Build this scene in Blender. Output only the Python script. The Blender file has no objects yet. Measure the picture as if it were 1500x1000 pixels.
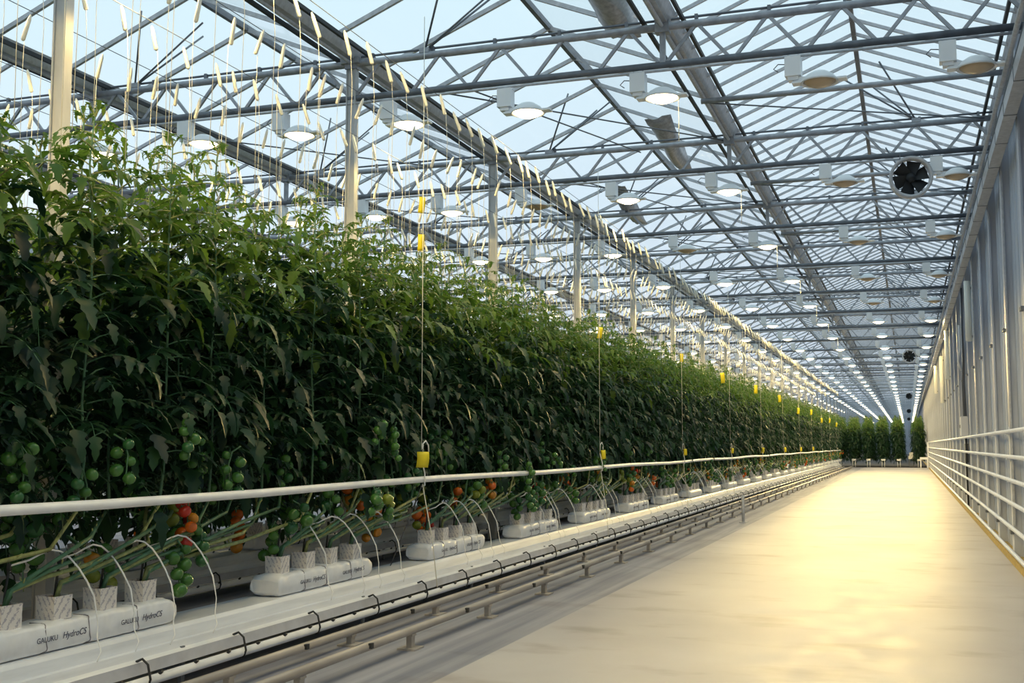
import bpy, math, random
from mathutils import Vector, Matrix
R = random.Random(7)
C = bpy.context.scene.collection
PI = math.pi

# ------------------------------------------------------------------ materials
def mat(name, col, rough=.5, metal=0., spec=.5, emit=None, estr=0., noise=0., nscale=8., stretch=(1, 1, 1)):
    m = bpy.data.materials.new(name); m.use_nodes = True
    nt = m.node_tree; b = nt.nodes['Principled BSDF']
    b.inputs['Base Color'].default_value = (*col, 1)
    b.inputs['Roughness'].default_value = rough
    b.inputs['Metallic'].default_value = metal
    b.inputs['Specular IOR Level'].default_value = spec
    if emit:
        b.inputs['Emission Color'].default_value = (*emit, 1)
        b.inputs['Emission Strength'].default_value = estr
    if noise:
        tc = nt.nodes.new('ShaderNodeTexCoord'); mp = nt.nodes.new('ShaderNodeMapping')
        mp.inputs['Scale'].default_value = stretch
        n = nt.nodes.new('ShaderNodeTexNoise'); n.inputs['Scale'].default_value = nscale; n.inputs['Detail'].default_value = 5
        r = nt.nodes.new('ShaderNodeMapRange'); r.inputs['From Min'].default_value = .3; r.inputs['From Max'].default_value = .7
        r.inputs['To Min'].default_value = 1 - noise; r.inputs['To Max'].default_value = 1 + noise
        mx = nt.nodes.new('ShaderNodeMix'); mx.data_type = 'RGBA'; mx.blend_type = 'MULTIPLY'
        mx.inputs['Factor'].default_value = 1; mx.inputs['A'].default_value = (*col, 1)
        L = nt.links.new
        L(tc.outputs['Object'], mp.inputs['Vector']); L(mp.outputs['Vector'], n.inputs['Vector'])
        L(n.outputs['Fac'], r.inputs['Value']); L(r.outputs['Result'], mx.inputs['B']); L(mx.outputs['Result'], b.inputs['Base Color'])
    return m

M = {}
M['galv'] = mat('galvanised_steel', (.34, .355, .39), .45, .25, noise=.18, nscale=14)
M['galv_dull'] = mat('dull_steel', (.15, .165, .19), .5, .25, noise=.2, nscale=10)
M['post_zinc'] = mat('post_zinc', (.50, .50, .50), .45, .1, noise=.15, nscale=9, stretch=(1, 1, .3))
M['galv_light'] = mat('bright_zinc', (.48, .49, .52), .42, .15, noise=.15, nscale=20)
M['black'] = mat('black_rubber', (.015, .017, .02), .55)
M['sheet'] = mat('wall_sheet', (.43, .47, .55), .6, .05, noise=.16, nscale=3, stretch=(3, 3, .35))
M['sheet_rib'] = mat('wall_flashing', (.50, .53, .60), .6, .05, noise=.15, nscale=3, stretch=(3, 3, .4))
M['white_paint'] = mat('white_paint', (.84, .845, .86), .38, noise=.05, nscale=9)
M['gutter_white'] = mat('coated_gutter', (.82, .83, .86), .35, noise=.10, nscale=7, stretch=(1, .25, 3))
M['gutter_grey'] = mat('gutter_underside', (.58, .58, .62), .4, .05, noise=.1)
M['film'] = mat('white_film', (.87, .88, .91), .33, noise=.05, nscale=16)
M['seam'] = mat('film_seam', (.25, .23, .26), .5)
M['ink'] = mat('dark_blue_ink', (.03, .035, .09), .5)
M['coir'] = mat('brown_coir', (.20, .13, .07), .9, noise=.5, nscale=60)
M['pvc'] = mat('white_hose', (.82, .82, .82), .4)
M['stem'] = mat('green_stem', (.07, .17, .085), .42, noise=.3, nscale=18)
M['stem_pale'] = mat('pale_stem', (.25, .28, .10), .5, noise=.35, nscale=30)
M['steelpipe'] = mat('rail_pipe', (.40, .36, .32), .38, .15, noise=.25, nscale=10, stretch=(1, .2, 1))
M['yellow_card'] = mat('yellow_card', (.80, .66, .02), .5)
M['twine'] = mat('white_twine', (.78, .76, .68), .6)
M['spool'] = mat('white_spool', (.85, .82, .72), .45)
M['lamp_white'] = mat('lamp_enamel', (.80, .81, .83), .35)
M['alu'] = mat('spun_aluminium', (.75, .74, .71), .25, .8)
M['bulb_off'] = mat('lamp_glass_off', (.55, .42, .28), .2)
M['duct'] = mat('grey_plastic_sheet', (.36, .36, .38), .3, noise=.3, nscale=20)
M['curb'] = mat('yellow_curb', (.52, .36, .10), .7, noise=.3, nscale=20)
M['box_grey'] = mat('grey_enclosure', (.55, .55, .58), .4)
M['ground_shade'] = mat('painted_ground_shade', (.045, .04, .035), .8, noise=.4, nscale=6)  # ground colour darkened to paint in the shade among the far rows
M['cable'] = mat('grey_cable', (.09, .095, .11), .5)
M['tube'] = mat('white_tube_lamp', (.82, .80, .72), .35)
TOM = {}
for k, c in (('green', (.055, .16, .03)), ('deepgreen', (.03, .12, .035)), ('lime', (.20, .25, .03)),
             ('amber', (.52, .21, .015)), ('orange', (.62, .13, .012)), ('red', (.45, .03, .015))):
    TOM[k] = mat('tomato_' + k, c, .22, noise=.12, nscale=25)

def bulb_mat():
    m = bpy.data.materials.new('lamp_lit'); m.use_nodes = True; nt = m.node_tree
    for n in list(nt.nodes): nt.nodes.remove(n)
    o = nt.nodes.new('ShaderNodeOutputMaterial'); e = nt.nodes.new('ShaderNodeEmission')
    e.inputs['Color'].default_value = (1, .80, .45, 1); e.inputs['Strength'].default_value = 11
    nt.links.new(e.outputs[0], o.inputs[0])
    try: m.cycles.emission_sampling = 'NONE'
    except Exception: pass
    return m
M['bulb'] = bulb_mat()

def glass_mat():
    m = bpy.data.materials.new('roof_glass'); m.use_nodes = True; nt = m.node_tree
    for n in list(nt.nodes): nt.nodes.remove(n)
    o = nt.nodes.new('ShaderNodeOutputMaterial'); t = nt.nodes.new('ShaderNodeBsdfTransparent')
    g = nt.nodes.new('ShaderNodeBsdfGlossy'); d = nt.nodes.new('ShaderNodeBsdfTranslucent')
    t.inputs['Color'].default_value = (.94, .975, .975, 1); g.inputs['Roughness'].default_value = .08
    d.inputs['Color'].default_value = (.85, .9, .92, 1)
    lw = nt.nodes.new('ShaderNodeLayerWeight'); lw.inputs['Blend'].default_value = .12
    g.inputs['Color'].default_value = (.6, .6, .6, 1)
    a = nt.nodes.new('ShaderNodeMixShader'); b = nt.nodes.new('ShaderNodeMixShader')
    a.inputs['Fac'].default_value = .10
    L = nt.links.new
    L(t.outputs[0], a.inputs[1]); L(d.outputs[0], a.inputs[2])
    pw = nt.nodes.new('ShaderNodeMath'); pw.operation = 'POWER'; pw.inputs[1].default_value = 5
    sc_ = nt.nodes.new('ShaderNodeMath'); sc_.operation = 'MULTIPLY_ADD'; sc_.inputs[1].default_value = .5; sc_.inputs[2].default_value = .03
    lw.inputs['Blend'].default_value = .5
    L(lw.outputs['Facing'], pw.inputs[0]); L(pw.outputs[0], sc_.inputs[0]); L(sc_.outputs[0], b.inputs['Fac']); L(a.outputs[0], b.inputs[1]); L(g.outputs[0], b.inputs[2])
    L(b.outputs[0], o.inputs[0])
    return m
M['glass'] = glass_mat()

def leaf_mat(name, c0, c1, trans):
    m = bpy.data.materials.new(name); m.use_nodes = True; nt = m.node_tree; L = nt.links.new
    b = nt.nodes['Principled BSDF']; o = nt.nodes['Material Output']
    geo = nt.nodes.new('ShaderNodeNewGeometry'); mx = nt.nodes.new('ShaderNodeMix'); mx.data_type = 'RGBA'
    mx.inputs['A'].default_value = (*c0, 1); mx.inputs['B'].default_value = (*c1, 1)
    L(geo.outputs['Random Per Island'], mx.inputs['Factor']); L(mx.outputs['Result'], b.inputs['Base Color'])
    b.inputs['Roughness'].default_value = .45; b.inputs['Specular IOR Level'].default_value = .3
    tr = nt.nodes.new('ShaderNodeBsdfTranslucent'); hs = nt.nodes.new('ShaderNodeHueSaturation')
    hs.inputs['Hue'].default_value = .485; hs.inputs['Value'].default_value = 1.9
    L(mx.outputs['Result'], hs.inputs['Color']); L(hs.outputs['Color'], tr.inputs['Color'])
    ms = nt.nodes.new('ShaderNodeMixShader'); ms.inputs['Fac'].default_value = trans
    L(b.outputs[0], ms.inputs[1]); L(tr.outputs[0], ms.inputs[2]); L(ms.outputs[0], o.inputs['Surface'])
    return m
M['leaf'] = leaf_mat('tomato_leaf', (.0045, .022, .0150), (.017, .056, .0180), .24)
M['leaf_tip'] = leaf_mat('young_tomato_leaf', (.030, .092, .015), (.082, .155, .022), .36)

def cube_mat():
    m = mat('printed_cube_wrap', (.74, .71, .68), .45); nt = m.node_tree; L = nt.links.new
    b = nt.nodes['Principled BSDF']; tc = nt.nodes.new('ShaderNodeTexCoord'); mp = nt.nodes.new('ShaderNodeMapping')
    mp.inputs['Rotation'].default_value = (.6, 0, .7)
    w = nt.nodes.new('ShaderNodeTexWave'); w.inputs['Scale'].default_value = 14; w.inputs['Distortion'].default_value = 3; w.inputs['Detail Scale'].default_value = 9
    n = nt.nodes.new('ShaderNodeTexNoise'); n.inputs['Scale'].default_value = 70
    r = nt.nodes.new('ShaderNodeMath'); r.operation = 'MULTIPLY'
    g = nt.nodes.new('ShaderNodeMath'); g.operation = 'GREATER_THAN'; g.inputs[1].default_value = .42
    mx = nt.nodes.new('ShaderNodeMix'); mx.data_type = 'RGBA'
    mx.inputs['A'].default_value = (.76, .72, .69, 1); mx.inputs['B'].default_value = (.45, .43, .47, 1)
    L(tc.outputs['Object'], mp.inputs[0]); L(mp.outputs[0], w.inputs[0]); L(tc.outputs['Object'], n.inputs[0])
    L(w.outputs['Fac'], r.inputs[0]); L(n.outputs['Fac'], r.inputs[1]); L(r.outputs[0], g.inputs[0])
    L(g.outputs[0], mx.inputs['Factor']); L(mx.outputs['Result'], b.inputs['Base Color'])
    return m
M['cube'] = cube_mat()

def floor_mat():
    m = mat('polished_concrete', (.5, .5, .5), .3, spec=.14); nt = m.node_tree; L = nt.links.new
    b = nt.nodes['Principled BSDF']; geo = nt.nodes.new('ShaderNodeNewGeometry')
    def noise(sc, st, det=6, rot=0):
        mp = nt.nodes.new('ShaderNodeMapping'); mp.inputs['Scale'].default_value = st; mp.inputs['Rotation'].default_value = (0, 0, rot)
        n = nt.nodes.new('ShaderNodeTexNoise'); n.inputs['Scale'].default_value = sc; n.inputs['Detail'].default_value = det
        L(geo.outputs['Position'], mp.inputs[0]); L(mp.outputs[0], n.inputs[0]); return n
    def ramp(src, a, bb, c0, c1):
        r = nt.nodes.new('ShaderNodeValToRGB'); r.color_ramp.elements[0].position = a; r.color_ramp.elements[1].position = bb
        r.color_ramp.elements[0].color = (*c0, 1); r.color_ramp.elements[1].color = (*c1, 1); L(src, r.inputs[0]); return r
    def mul(a, c, f=1.):
        x = nt.nodes.new('ShaderNodeMix'); x.data_type = 'RGBA'; x.blend_type = 'MULTIPLY'; x.inputs['Factor'].default_value = f
        L(a, x.inputs['A']); L(c, x.inputs['B']); return x.outputs['Result']
    n1 = noise(.7, (1, .8, 1)); n2 = noise(5, (1, .5, 1)); n3 = noise(1.5, (.8, 1.3, 1), 5, .15)
    r1 = ramp(n1.outputs['Fac'], .3, .7, (.40, .385, .40), (.51, .495, .50))
    r2 = ramp(n2.outputs['Fac'], .30, .75, (.93, .92, .92), (1, 1, 1))
    r3 = ramp(n3.outputs['Fac'], .28, .44, (.76, .72, .70), (1, 1, 1))
    c = mul(mul(r1.outputs[0], r2.outputs[0]), r3.outputs[0])
    # edge strip by the rails: bluish shade painted into the colour, with trowel lines
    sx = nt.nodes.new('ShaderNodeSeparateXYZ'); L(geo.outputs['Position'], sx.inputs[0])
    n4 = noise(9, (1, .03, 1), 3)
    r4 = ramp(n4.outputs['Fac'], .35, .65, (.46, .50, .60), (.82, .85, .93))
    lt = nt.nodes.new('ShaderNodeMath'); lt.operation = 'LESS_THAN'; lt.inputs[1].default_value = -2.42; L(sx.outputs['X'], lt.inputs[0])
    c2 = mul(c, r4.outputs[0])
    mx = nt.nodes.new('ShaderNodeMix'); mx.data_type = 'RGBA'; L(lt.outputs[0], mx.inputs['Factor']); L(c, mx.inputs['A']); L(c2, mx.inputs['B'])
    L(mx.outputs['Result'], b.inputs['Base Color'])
    rr = nt.nodes.new('ShaderNodeMapRange'); rr.inputs['To Min'].default_value = .38; rr.inputs['To Max'].default_value = .58
    L(n2.outputs['Fac'], rr.inputs['Value']); L(rr.outputs['Result'], b.inputs['Roughness'])
    bp = nt.nodes.new('ShaderNodeBump'); bp.inputs['Strength'].default_value = .06; bp.inputs['Distance'].default_value = .02
    L(n2.outputs['Fac'], bp.inputs['Height']); L(bp.outputs[0], b.inputs['Normal'])
    return m
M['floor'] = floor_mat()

# ------------------------------------------------------------------ mesh builder
class MB:
    def __init__(s): s.v = []; s.f = []; s.mi = []; s.sm = []
    def face(s, idx, m=0, smooth=False): s.f.append(idx); s.mi.append(m); s.sm.append(smooth)
    def box(s, c, d, m=0, rz=0):
        n = len(s.v); ca, sa = math.cos(rz), math.sin(rz)
        for z in (-1, 1):
            for x, y in ((-1, -1), (1, -1), (1, 1), (-1, 1)):
                a, b = x*d[0]/2, y*d[1]/2
                s.v.append((c[0]+a*ca-b*sa, c[1]+a*sa+b*ca, c[2]+z*d[2]/2))
        for q in ((0, 3, 2, 1), (4, 5, 6, 7), (0, 1, 5, 4), (1, 2, 6, 5), (2, 3, 7, 6), (3, 0, 4, 7)): s.face([n+i for i in q], m)
        return s
    def tube(s, pts, r, n=8, m=0, caps=True, smooth=True):
        pts = [Vector(p) for p in pts]; rs = r if isinstance(r, (list, tuple)) else [r]*len(pts)
        k0 = len(s.v); prev = None
        for i, p in enumerate(pts):
            t = (pts[min(i+1, len(pts)-1)] - pts[max(i-1, 0)])
            t = t.normalized() if t.length > 1e-9 else Vector((0, 0, 1))
            if prev is None:
                a = t.cross(Vector((0, 0, 1)));
                if a.length < .05: a = t.cross(Vector((1, 0, 0)))
            else: a = prev - t*prev.dot(t)
            a.normalize(); prev = a; b = t.cross(a)
            for j in range(n):
                q = 2*PI*(j+.5)/n; s.v.append(tuple(p + (a*math.cos(q)+b*math.sin(q))*rs[i]))
        for i in range(len(pts)-1):
            for j in range(n):
                a = k0+i*n+j; b = k0+i*n+(j+1) % n
                s.face([a, b, b+n, a+n], m, smooth)
        if caps:
            s.face([k0+j for j in range(n)][::-1], m); e = k0+(len(pts)-1)*n; s.face([e+j for j in range(n)], m)
        return s
    def bar(s, p0, p1, w, h, m=0):
        p0, p1 = Vector(p0), Vector(p1); t = (p1-p0).normalized(); up = Vector((0, 0, 1))
        a = t.cross(up)
        if a.length < .05: a = Vector((1, 0, 0))
        a.normalize(); b = a.cross(t); n = len(s.v)
        for p in (p0, p1):
            for x, z in ((-1, -1), (1, -1), (1, 1), (-1, 1)): s.v.append(tuple(p + a*x*w/2 + b*z*h/2))
        for q in ((0, 1, 2, 3), (4, 7, 6, 5), (0, 4, 5, 1), (1, 5, 6, 2), (2, 6, 7, 3), (3, 7, 4, 0)): s.face([n+i for i in q], m)
        return s
    def lathe(s, prof, c=(0, 0, 0), n=20, m=0, axis='z', smooth=True):
        k = len(s.v)
        for r, z in prof:
            for j in range(n):
                a = 2*PI*j/n; x, y = r*math.cos(a), r*math.sin(a)
                p = (x, y, z) if axis == 'z' else (x, z, y)
                s.v.append((c[0]+p[0], c[1]+p[1], c[2]+p[2]))
        for i in range(len(prof)-1):
            for j in range(n):
                a = k+i*n+j; b = k+i*n+(j+1) % n; s.face([a, b, b+n, a+n], m, smooth)
        return s
    def extrude(s, prof, y0, y1, m=0, ms=None, closed=True):
        n = len(s.v); k = len(prof)
        for y in (y0, y1):
            for x, z in prof: s.v.append((x, y, z))
        for i in range(k if closed else k-1):
            j = (i+1) % k; s.face([n+i, n+j, n+k+j, n+k+i], ms[i] if ms else m)
        if closed: s.face([n+i for i in range(k)][::-1], m); s.face([n+k+i for i in range(k)], m)
        return s
    def quad(s, a, b, c, d, m=0):
        n = len(s.v); s.v += [tuple(a), tuple(b), tuple(c), tuple(d)]; s.face([n, n+1, n+2, n+3], m); return s
    def mesh(s, name, mats):
        me = bpy.data.meshes.new(name); me.from_pydata(s.v, [], s.f)
        for x in (mats if isinstance(mats, (list, tuple)) else [mats]): me.materials.append(x)
        me.polygons.foreach_set('material_index', s.mi); me.polygons.foreach_set('use_smooth', s.sm); me.update()
        return me
    def build(s, name, mats, parent=None): return link(name, s.mesh(name, mats), parent)

def link(name, data, parent=None, loc=None):
    o = bpy.data.objects.new(name, data); C.objects.link(o)
    if parent is not None: o.parent = parent
    if loc is not None: o.location = loc
    return o
def tag(o, label=None, cat=None, group=None, kind=None):
    if label: o['label'] = label
    if cat: o['category'] = cat
    if group: o['group'] = group
    if kind: o['kind'] = kind
    return o
def empty(name, loc=(0, 0, 0)):
    o = bpy.data.objects.new(name, None); C.objects.link(o); o.location = loc; return o
KIDS = {}
def kids(o): return [c for c in o.children]
def copy_tree(o, parent=None):
    c = o.copy(); C.objects.link(c)
    if parent is not None: c.parent = parent
    for ch in list(o.children): copy_tree(ch, c)
    return c
def struct(o): o['kind'] = 'structure'; return o
def nth(n):
    w = ['first', 'second', 'third', 'fourth', 'fifth', 'sixth', 'seventh', 'eighth', 'ninth', 'tenth', 'eleventh', 'twelfth']
    if n < 12: return w[n]
    n += 1; return '%d%s' % (n, 'th' if 10 < n % 100 < 14 else {1: 'st', 2: 'nd', 3: 'rd'}.get(n % 10, 'th'))

# ------------------------------------------------------------------ layout
TY0, TP, NT = 6.05, 4.2, 40
TY = [TY0 + TP*k for k in range(NT)]
XW = 1.12                      # inner face of the wall
XR = [-8.45, -5.25, -2.05, 1.15]   # gutter rows
YEND = TY[-1] + 2
ZT, ZB, ZG = 5.12, 4.76, 5.22
PATH_END = 68.

# ------------------------------------------------------------------ setting
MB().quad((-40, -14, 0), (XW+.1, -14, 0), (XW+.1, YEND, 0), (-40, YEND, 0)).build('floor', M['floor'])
struct(bpy.data.objects['floor'])

MB().box((-19.5, 68.6+55, .005), (41.2, 110, .01)).build('floor_far', M['ground_shade']); struct(bpy.data.objects['floor_far'])  # dark sheet standing in for the shaded ground beyond the cross path

# ribbed wall
mb = MB(); y = -6.; prof = []
while y < YEND:
    prof += [(XW, y), (XW, y+.24), (XW+.03, y+.27), (XW+.03, y+.33)]; y += .36
k = len(prof)
for z in (0, 5.3):
    for x, yy in prof: mb.v.append((x, yy, z))
for i in range(k-1): mb.face([i, i+1, k+i+1, k+i], 0)
struct(mb.build('wall_right', M['sheet']))
struct(MB().box((-19, YEND, 2.6), (42, .1, 5.2)).build('wall_back', M['sheet']))
struct(MB().box((-15.2, YEND/2-3, 2.6), (.1, YEND+18, 5.2)).build('wall_left_blocker', M['sheet']))  # unseen wall added to block low horizon light from the left
struct(MB().box((-7, -9, 2.6), (17, .1, 5.2)).build('wall_front', M['sheet']))
struct(MB().box((1.06, YEND/2-3, .035), (.12, YEND+6, .07)).build('baseboard_right', M['curb']))

# roof: one glazed slope per structure object, bars as its child
def slope(n, x0, z0, x1, z1, pitch, w, h):
    o = struct(MB().quad((x0, -6, z0), (x1, -6, z1), (x1, YEND, z1), (x0, YEND, z0)).build('window_%d' % n, M['glass']))
    b = MB(); yy = -6.
    while yy < YEND:
        b.bar((x0, yy, z0-.03), (x1, yy, z1-.03), w, h); yy += pitch if yy < 55 else pitch*(2 if yy < 95 else 4)
    bo = b.build('glazing_bar', M['galv_light'], o); bo['kind'] = 'structure'
n = 1
XX = [-11.65] + XR
for i in range(4):
    a, c = XX[i], XX[i+1]; mid = (a+c)/2; last = i == 3
    for s in (0, 1):
        slope(n, (a+.06) if s == 0 else mid, ZG+.05 if s == 0 else ZG+.68, mid if s == 0 else c-.06, ZG+.68 if s == 0 else ZG+.05,
              TP/9 if last else TP/4, .022 if last else .035, .035 if last else .045); n += 1
    struct(MB().bar((mid, -6, ZG+.66), (mid, YEND, ZG+.66), .05, .07).build('trim_%d' % (i+1), M['galv_dull']))

# ------------------------------------------------------------------ roof gutters
gl = {-8.45: 'grey steel roof gutter left of the tall posts', -5.25: 'grey steel roof gutter resting on the row of tall posts',
      -2.05: 'grey steel roof gutter over the path with dark edge bars', 1.15: 'grey steel roof gutter along the top of the right wall',
      -11.65: 'grey steel roof gutter at far left behind the plant tops'}
for x, lab in gl.items():
    e = empty('roof_gutter', (x, -6, ZG)); tag(e, lab, 'gutter')
    L = YEND+6
    MB().extrude([(-.11, .06), (-.05, -.07), (.05, -.07), (.11, .06), (.095, .06), (.04, -.055), (-.04, -.055), (-.095, .06)], 0, L).build('channel', M['galv_light'], e)
    for s in (-1, 1):
        if x > 1 and s > 0: continue
        MB().bar((s*.185, 0, -.03), (s*.185, L, -.03), .03, .04).build('edge_bar', M['black'], e)
    MB().tube([(.0, 0, -.10), (0, L, -.10)], .018, 8).build('condensation_pipe', M['galv_light'], e)

# ------------------------------------------------------------------ trusses
XL = -12.6
def truss_pieces():
    V = []; xs = []; p = 3.2/5
    x = XR[3]
    nodes = []
    i = 0
    while x > XL:
        V.append(((x-.02, ZB), (x-p/2, ZT))); V.append(((x-p/2, ZT), (x-p+.02, ZB))); x -= p
    return V
def truss(k):
    y = TY[k]; near = k < 8
    if near or k < 14:
        e = empty('roof_truss', (0, y, 0)); tag(e, 'steel lattice roof truss, %s from the camera' % nth(k-1) if k else 'steel lattice roof truss directly above the nearest post', 'roof truss', 'roof trusses')
    x0, x1 = XL, XR[3]-.06
    tc = MB().tube([(x0, 0, ZT), (x1, 0, ZT)], .036, 8)
    tc2 = MB().tube([(x0, .05, ZT+.085), (x1, .05, ZT+.085)], .013, 6)
    xx = x0+.3
    while xx < x1: tc2.box((xx, .04, ZT+.06), (.03, .04, .08)); xx += .66
    bc = MB().tube([(x0, 0, ZB), (x1, 0, ZB)], .033, 8)
    cd = MB().tube([(x0, -.02, ZB-.058), (x1, -.02, ZB-.058)], .014, 6)
    V = truss_pieces()
    def pls():
        out = []
        for x in XR[:3]+[-11.65]:
            m = MB().box((x, 0, ZT+.02), (.13, .10, .16))
            if x != -5.25: m.bar((x, 0, ZB), (x, 0, ZT), .05, .05)
            out.append(m)
        return out
    def pl(mb):
        for x in XR[:3]+[-11.65]:
            mb.box((x, 0, ZT+.02), (.13, .10, .16))
            if x != -5.25: mb.bar((x, 0, ZB), (x, 0, ZT), .05, .05)
        return mb
    if near:
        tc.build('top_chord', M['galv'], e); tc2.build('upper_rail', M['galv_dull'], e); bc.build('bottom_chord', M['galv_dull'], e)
        cd.build('conduit', M['galv_light'], e); [q.build('gutter_bracket', M['galv'], e) for q in pls()]
        for a, b in V:
            if a[0] < -10.2: continue
            MB().bar((a[0], 0, a[1]), (b[0], 0, b[1]), .028, .03).build('web_bar', M['galv'], e)
    else:
        w = MB()
        for a, b in V: w.bar((a[0], 0, a[1]), (b[0], 0, b[1]), .028, .03)
        pl(w)
        if k < 14:
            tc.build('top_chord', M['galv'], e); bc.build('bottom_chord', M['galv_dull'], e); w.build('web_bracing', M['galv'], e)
        else:
            for q in (tc, bc):
                nn = len(w.v); w.v += q.v
                for f in q.f: w.face([i+nn for i in f], 0, True)
            o = w.build('roof_truss', M['galv_light']); o.location = (0, y, 0)  # far trusses take paler zinc, painting in the brightness of the distant roof
            tag(o, 'distant steel lattice roof truss far down the greenhouse', 'roof truss', 'distant roof trusses')
for k in range(NT): truss(k)

# intermediate tie tubes over the path
for k in range(0, 14):
    o = MB().tube([(XR[2], 0, 5.02), (XW-.1, 0, 5.02)], .03, 8).build('tie_tube', M['galv'])
    o.location = (0, TY[k]+2.1, 0)
    tag(o, 'grey tie tube above the path between roof truss pair, %s from the camera' % nth(k), 'tube', 'tie tubes over the path')

# vent struts (rod fans under the ridges)
def vent(x, y, lab, s=1):
    e = empty('vent_opener', (x, y, ZT)); tag(e, lab, 'vent opener', 'roof vent openers')
    for dx, dy, dz in ((.85, .0, .66), (.55, .45, .7), (.4, -.45, .68)):
        MB().tube([(0, 0, .05), (s*dx, dy, dz)], .011, 6).build('rod', M['galv_dull'], e)
    MB().box((0, 0, .05), (.1, .06, .05)).build('pivot_bracket', M['galv'], e)
for k in range(1, 9):
    vent(-4.45, TY[k], 'steel rod fan of a roof vent at %s truss left of the middle gutter' % nth(k-1))
    vent(-7.9, TY[k], 'steel rod fan of a roof vent at %s truss left of the posts' % nth(k-1), 1)
    vent(.2, TY[k], 'steel rod fan of a roof vent at %s truss over the path' % nth(k-1), -1)

# cross bracing rods
def brace(p, q, lab):
    o = MB().tube([p, q], .009, 6).build('bracing_rod', M['galv_dull']); tag(o, lab, 'rod', 'bracing rods under the roof')
for k in range(1, 6):
    a, b = TY[k], TY[k+1]
    brace((-4.4, a, ZB), (-2.1, b, ZT), 'diagonal bracing rod between the %s and %s trusses beside the middle gutter' % (nth(k-1), nth(k)))
    brace((-4.0, a, ZB-.02), (-3.2, b, ZT-.06), 'short diagonal rod between the %s and %s trusses left of the middle gutter' % (nth(k-1), nth(k)))
    brace((-8.3, a, ZB), (-6.2, b, ZT), 'diagonal bracing rod between the %s and %s trusses behind the posts' % (nth(k-1), nth(k)))
    brace((-2.0, a+2.1, 5.0), (1.0, b, ZT), 'diagonal bracing rod over the path after the %s truss' % nth(k-1))

# ------------------------------------------------------------------ tall posts
for k in range(0, NT):
    h = ZG-.05
    mb = MB().extrude([(-.052, -.035), (.052, -.035), (.052, .035), (.04, .035), (.04, -.02), (-.04, -.02), (-.04, .035), (-.052, .035)], 0, h)
    mb.v = [(x, -z*1.1, y) for x, y, z in mb.v]
    mb.box((0, 0, h/2), (.078, .05, h))
    if k < 12:
        o = empty('support_post', (-5.25, TY[k], 0)); c = mb.build('column', M['post_zinc'], o)
        MB().box((0, 0, .01), (.24, .24, .02)).build('base_plate', M['galv_dull'], o)
        MB().box((0, 0, h-.03), (.2, .16, .06)).build('head_plate', M['galv'], o)
    else:
        o = mb.build('support_post', M['post_zinc']); o.location = (-5.25, TY[k], 0)
    tag(o, ('tall galvanised steel post, %s from the left in the row above the plants' % nth(k)) if k < 14 else 'distant tall galvanised steel post above the plants', 'post', 'steel posts of the middle row')

# ------------------------------------------------------------------ wall columns, beam
for k in range(52):
    y = 7.2 + 2.1*k
    e = None
    col = MB().box((XW-.03, 0, 2.55), (.10, .11, 5.1)); fl = MB().box((XW-.075, .0, 2.5), (.02, .19, 4.2))
    br = [MB().box((XW-.09, .03, z), (.05, .16, .035)) for z in (2.5, .32)]
    if k < 14:
        e = empty('wall_column', (0, y, 0)); col.build('column', M['sheet_rib'], e)
        fl.build('flashing_strip', M['galv_light'] if k % 3 == 0 else M['sheet_rib'], e)
        for b in br: b.build('bracket', M['galv_dull'], e)
    else:
        nn = len(col.v); col.v += fl.v
        for f in fl.f: col.face([i+nn for i in f])
        e = col.build('wall_column', M['sheet_rib']); e.location = (0, y, 0)
    tag(e, ('grey steel column against the right wall, %s from the near end' % nth(k)) if k < 14 else 'distant grey steel column against the right wall', 'column', 'columns along the right wall')
e = empty('wall_beam', (0, -6, 0)); tag(e, 'long grey steel box beam running high along the right wall', 'beam')
MB().box((XW-.16, (YEND+6)/2, 4.30), (.11, YEND+6, .13)).build('box_section', M['galv_light'], e)
j = MB()
for k in range(70): j.box((XW-.16, 9+1.05*k+6, 4.30), (.118, .012, .138))
j.build('joint_collar', M['galv_dull'], e)
o = MB().tube([(XW-.24, -6, 4.45), (XW-.24, YEND, 4.45)], .022, 8).build('conduit_pipe', M['galv_light']); tag(o, 'thin pale conduit pipe running above the wall beam', 'pipe')
o = MB().tube([(XW-.1, -6, 4.62), (XW-.1, YEND, 4.62)], .05, 8).build('cable_tray', M['cable']); tag(o, 'dark cable tray high on the right wall above the beam', 'cable tray')

# heating pipe bank on the wall
PZ = [1.396, 1.13, .884, .646, .385, .1275]
e = empty('wall_heating_pipes', (1.0, 0, 0)); tag(e, 'bank of six horizontal white heating pipes along the right wall', 'heating pipes')
for z in PZ: MB().tube([(0, -6, z), (0, 66.5, z)], .0215, 12).build('pipe', M['white_paint'], e)
MB().tube([(0, 66.5, .03), (0, 66.5, 1.43)], .05, 12).build('header_pipe', M['white_paint'], e)
for k in range(28):
    b = MB(); yy = 7.2+2.1*k
    b.box((.035, yy, .75), (.02, .035, 1.4))
    for z in PZ: b.box((.015, yy, z-.024), (.05, .03, .012))
    b.build('pipe_bracket', M['white_paint'], e)

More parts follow.
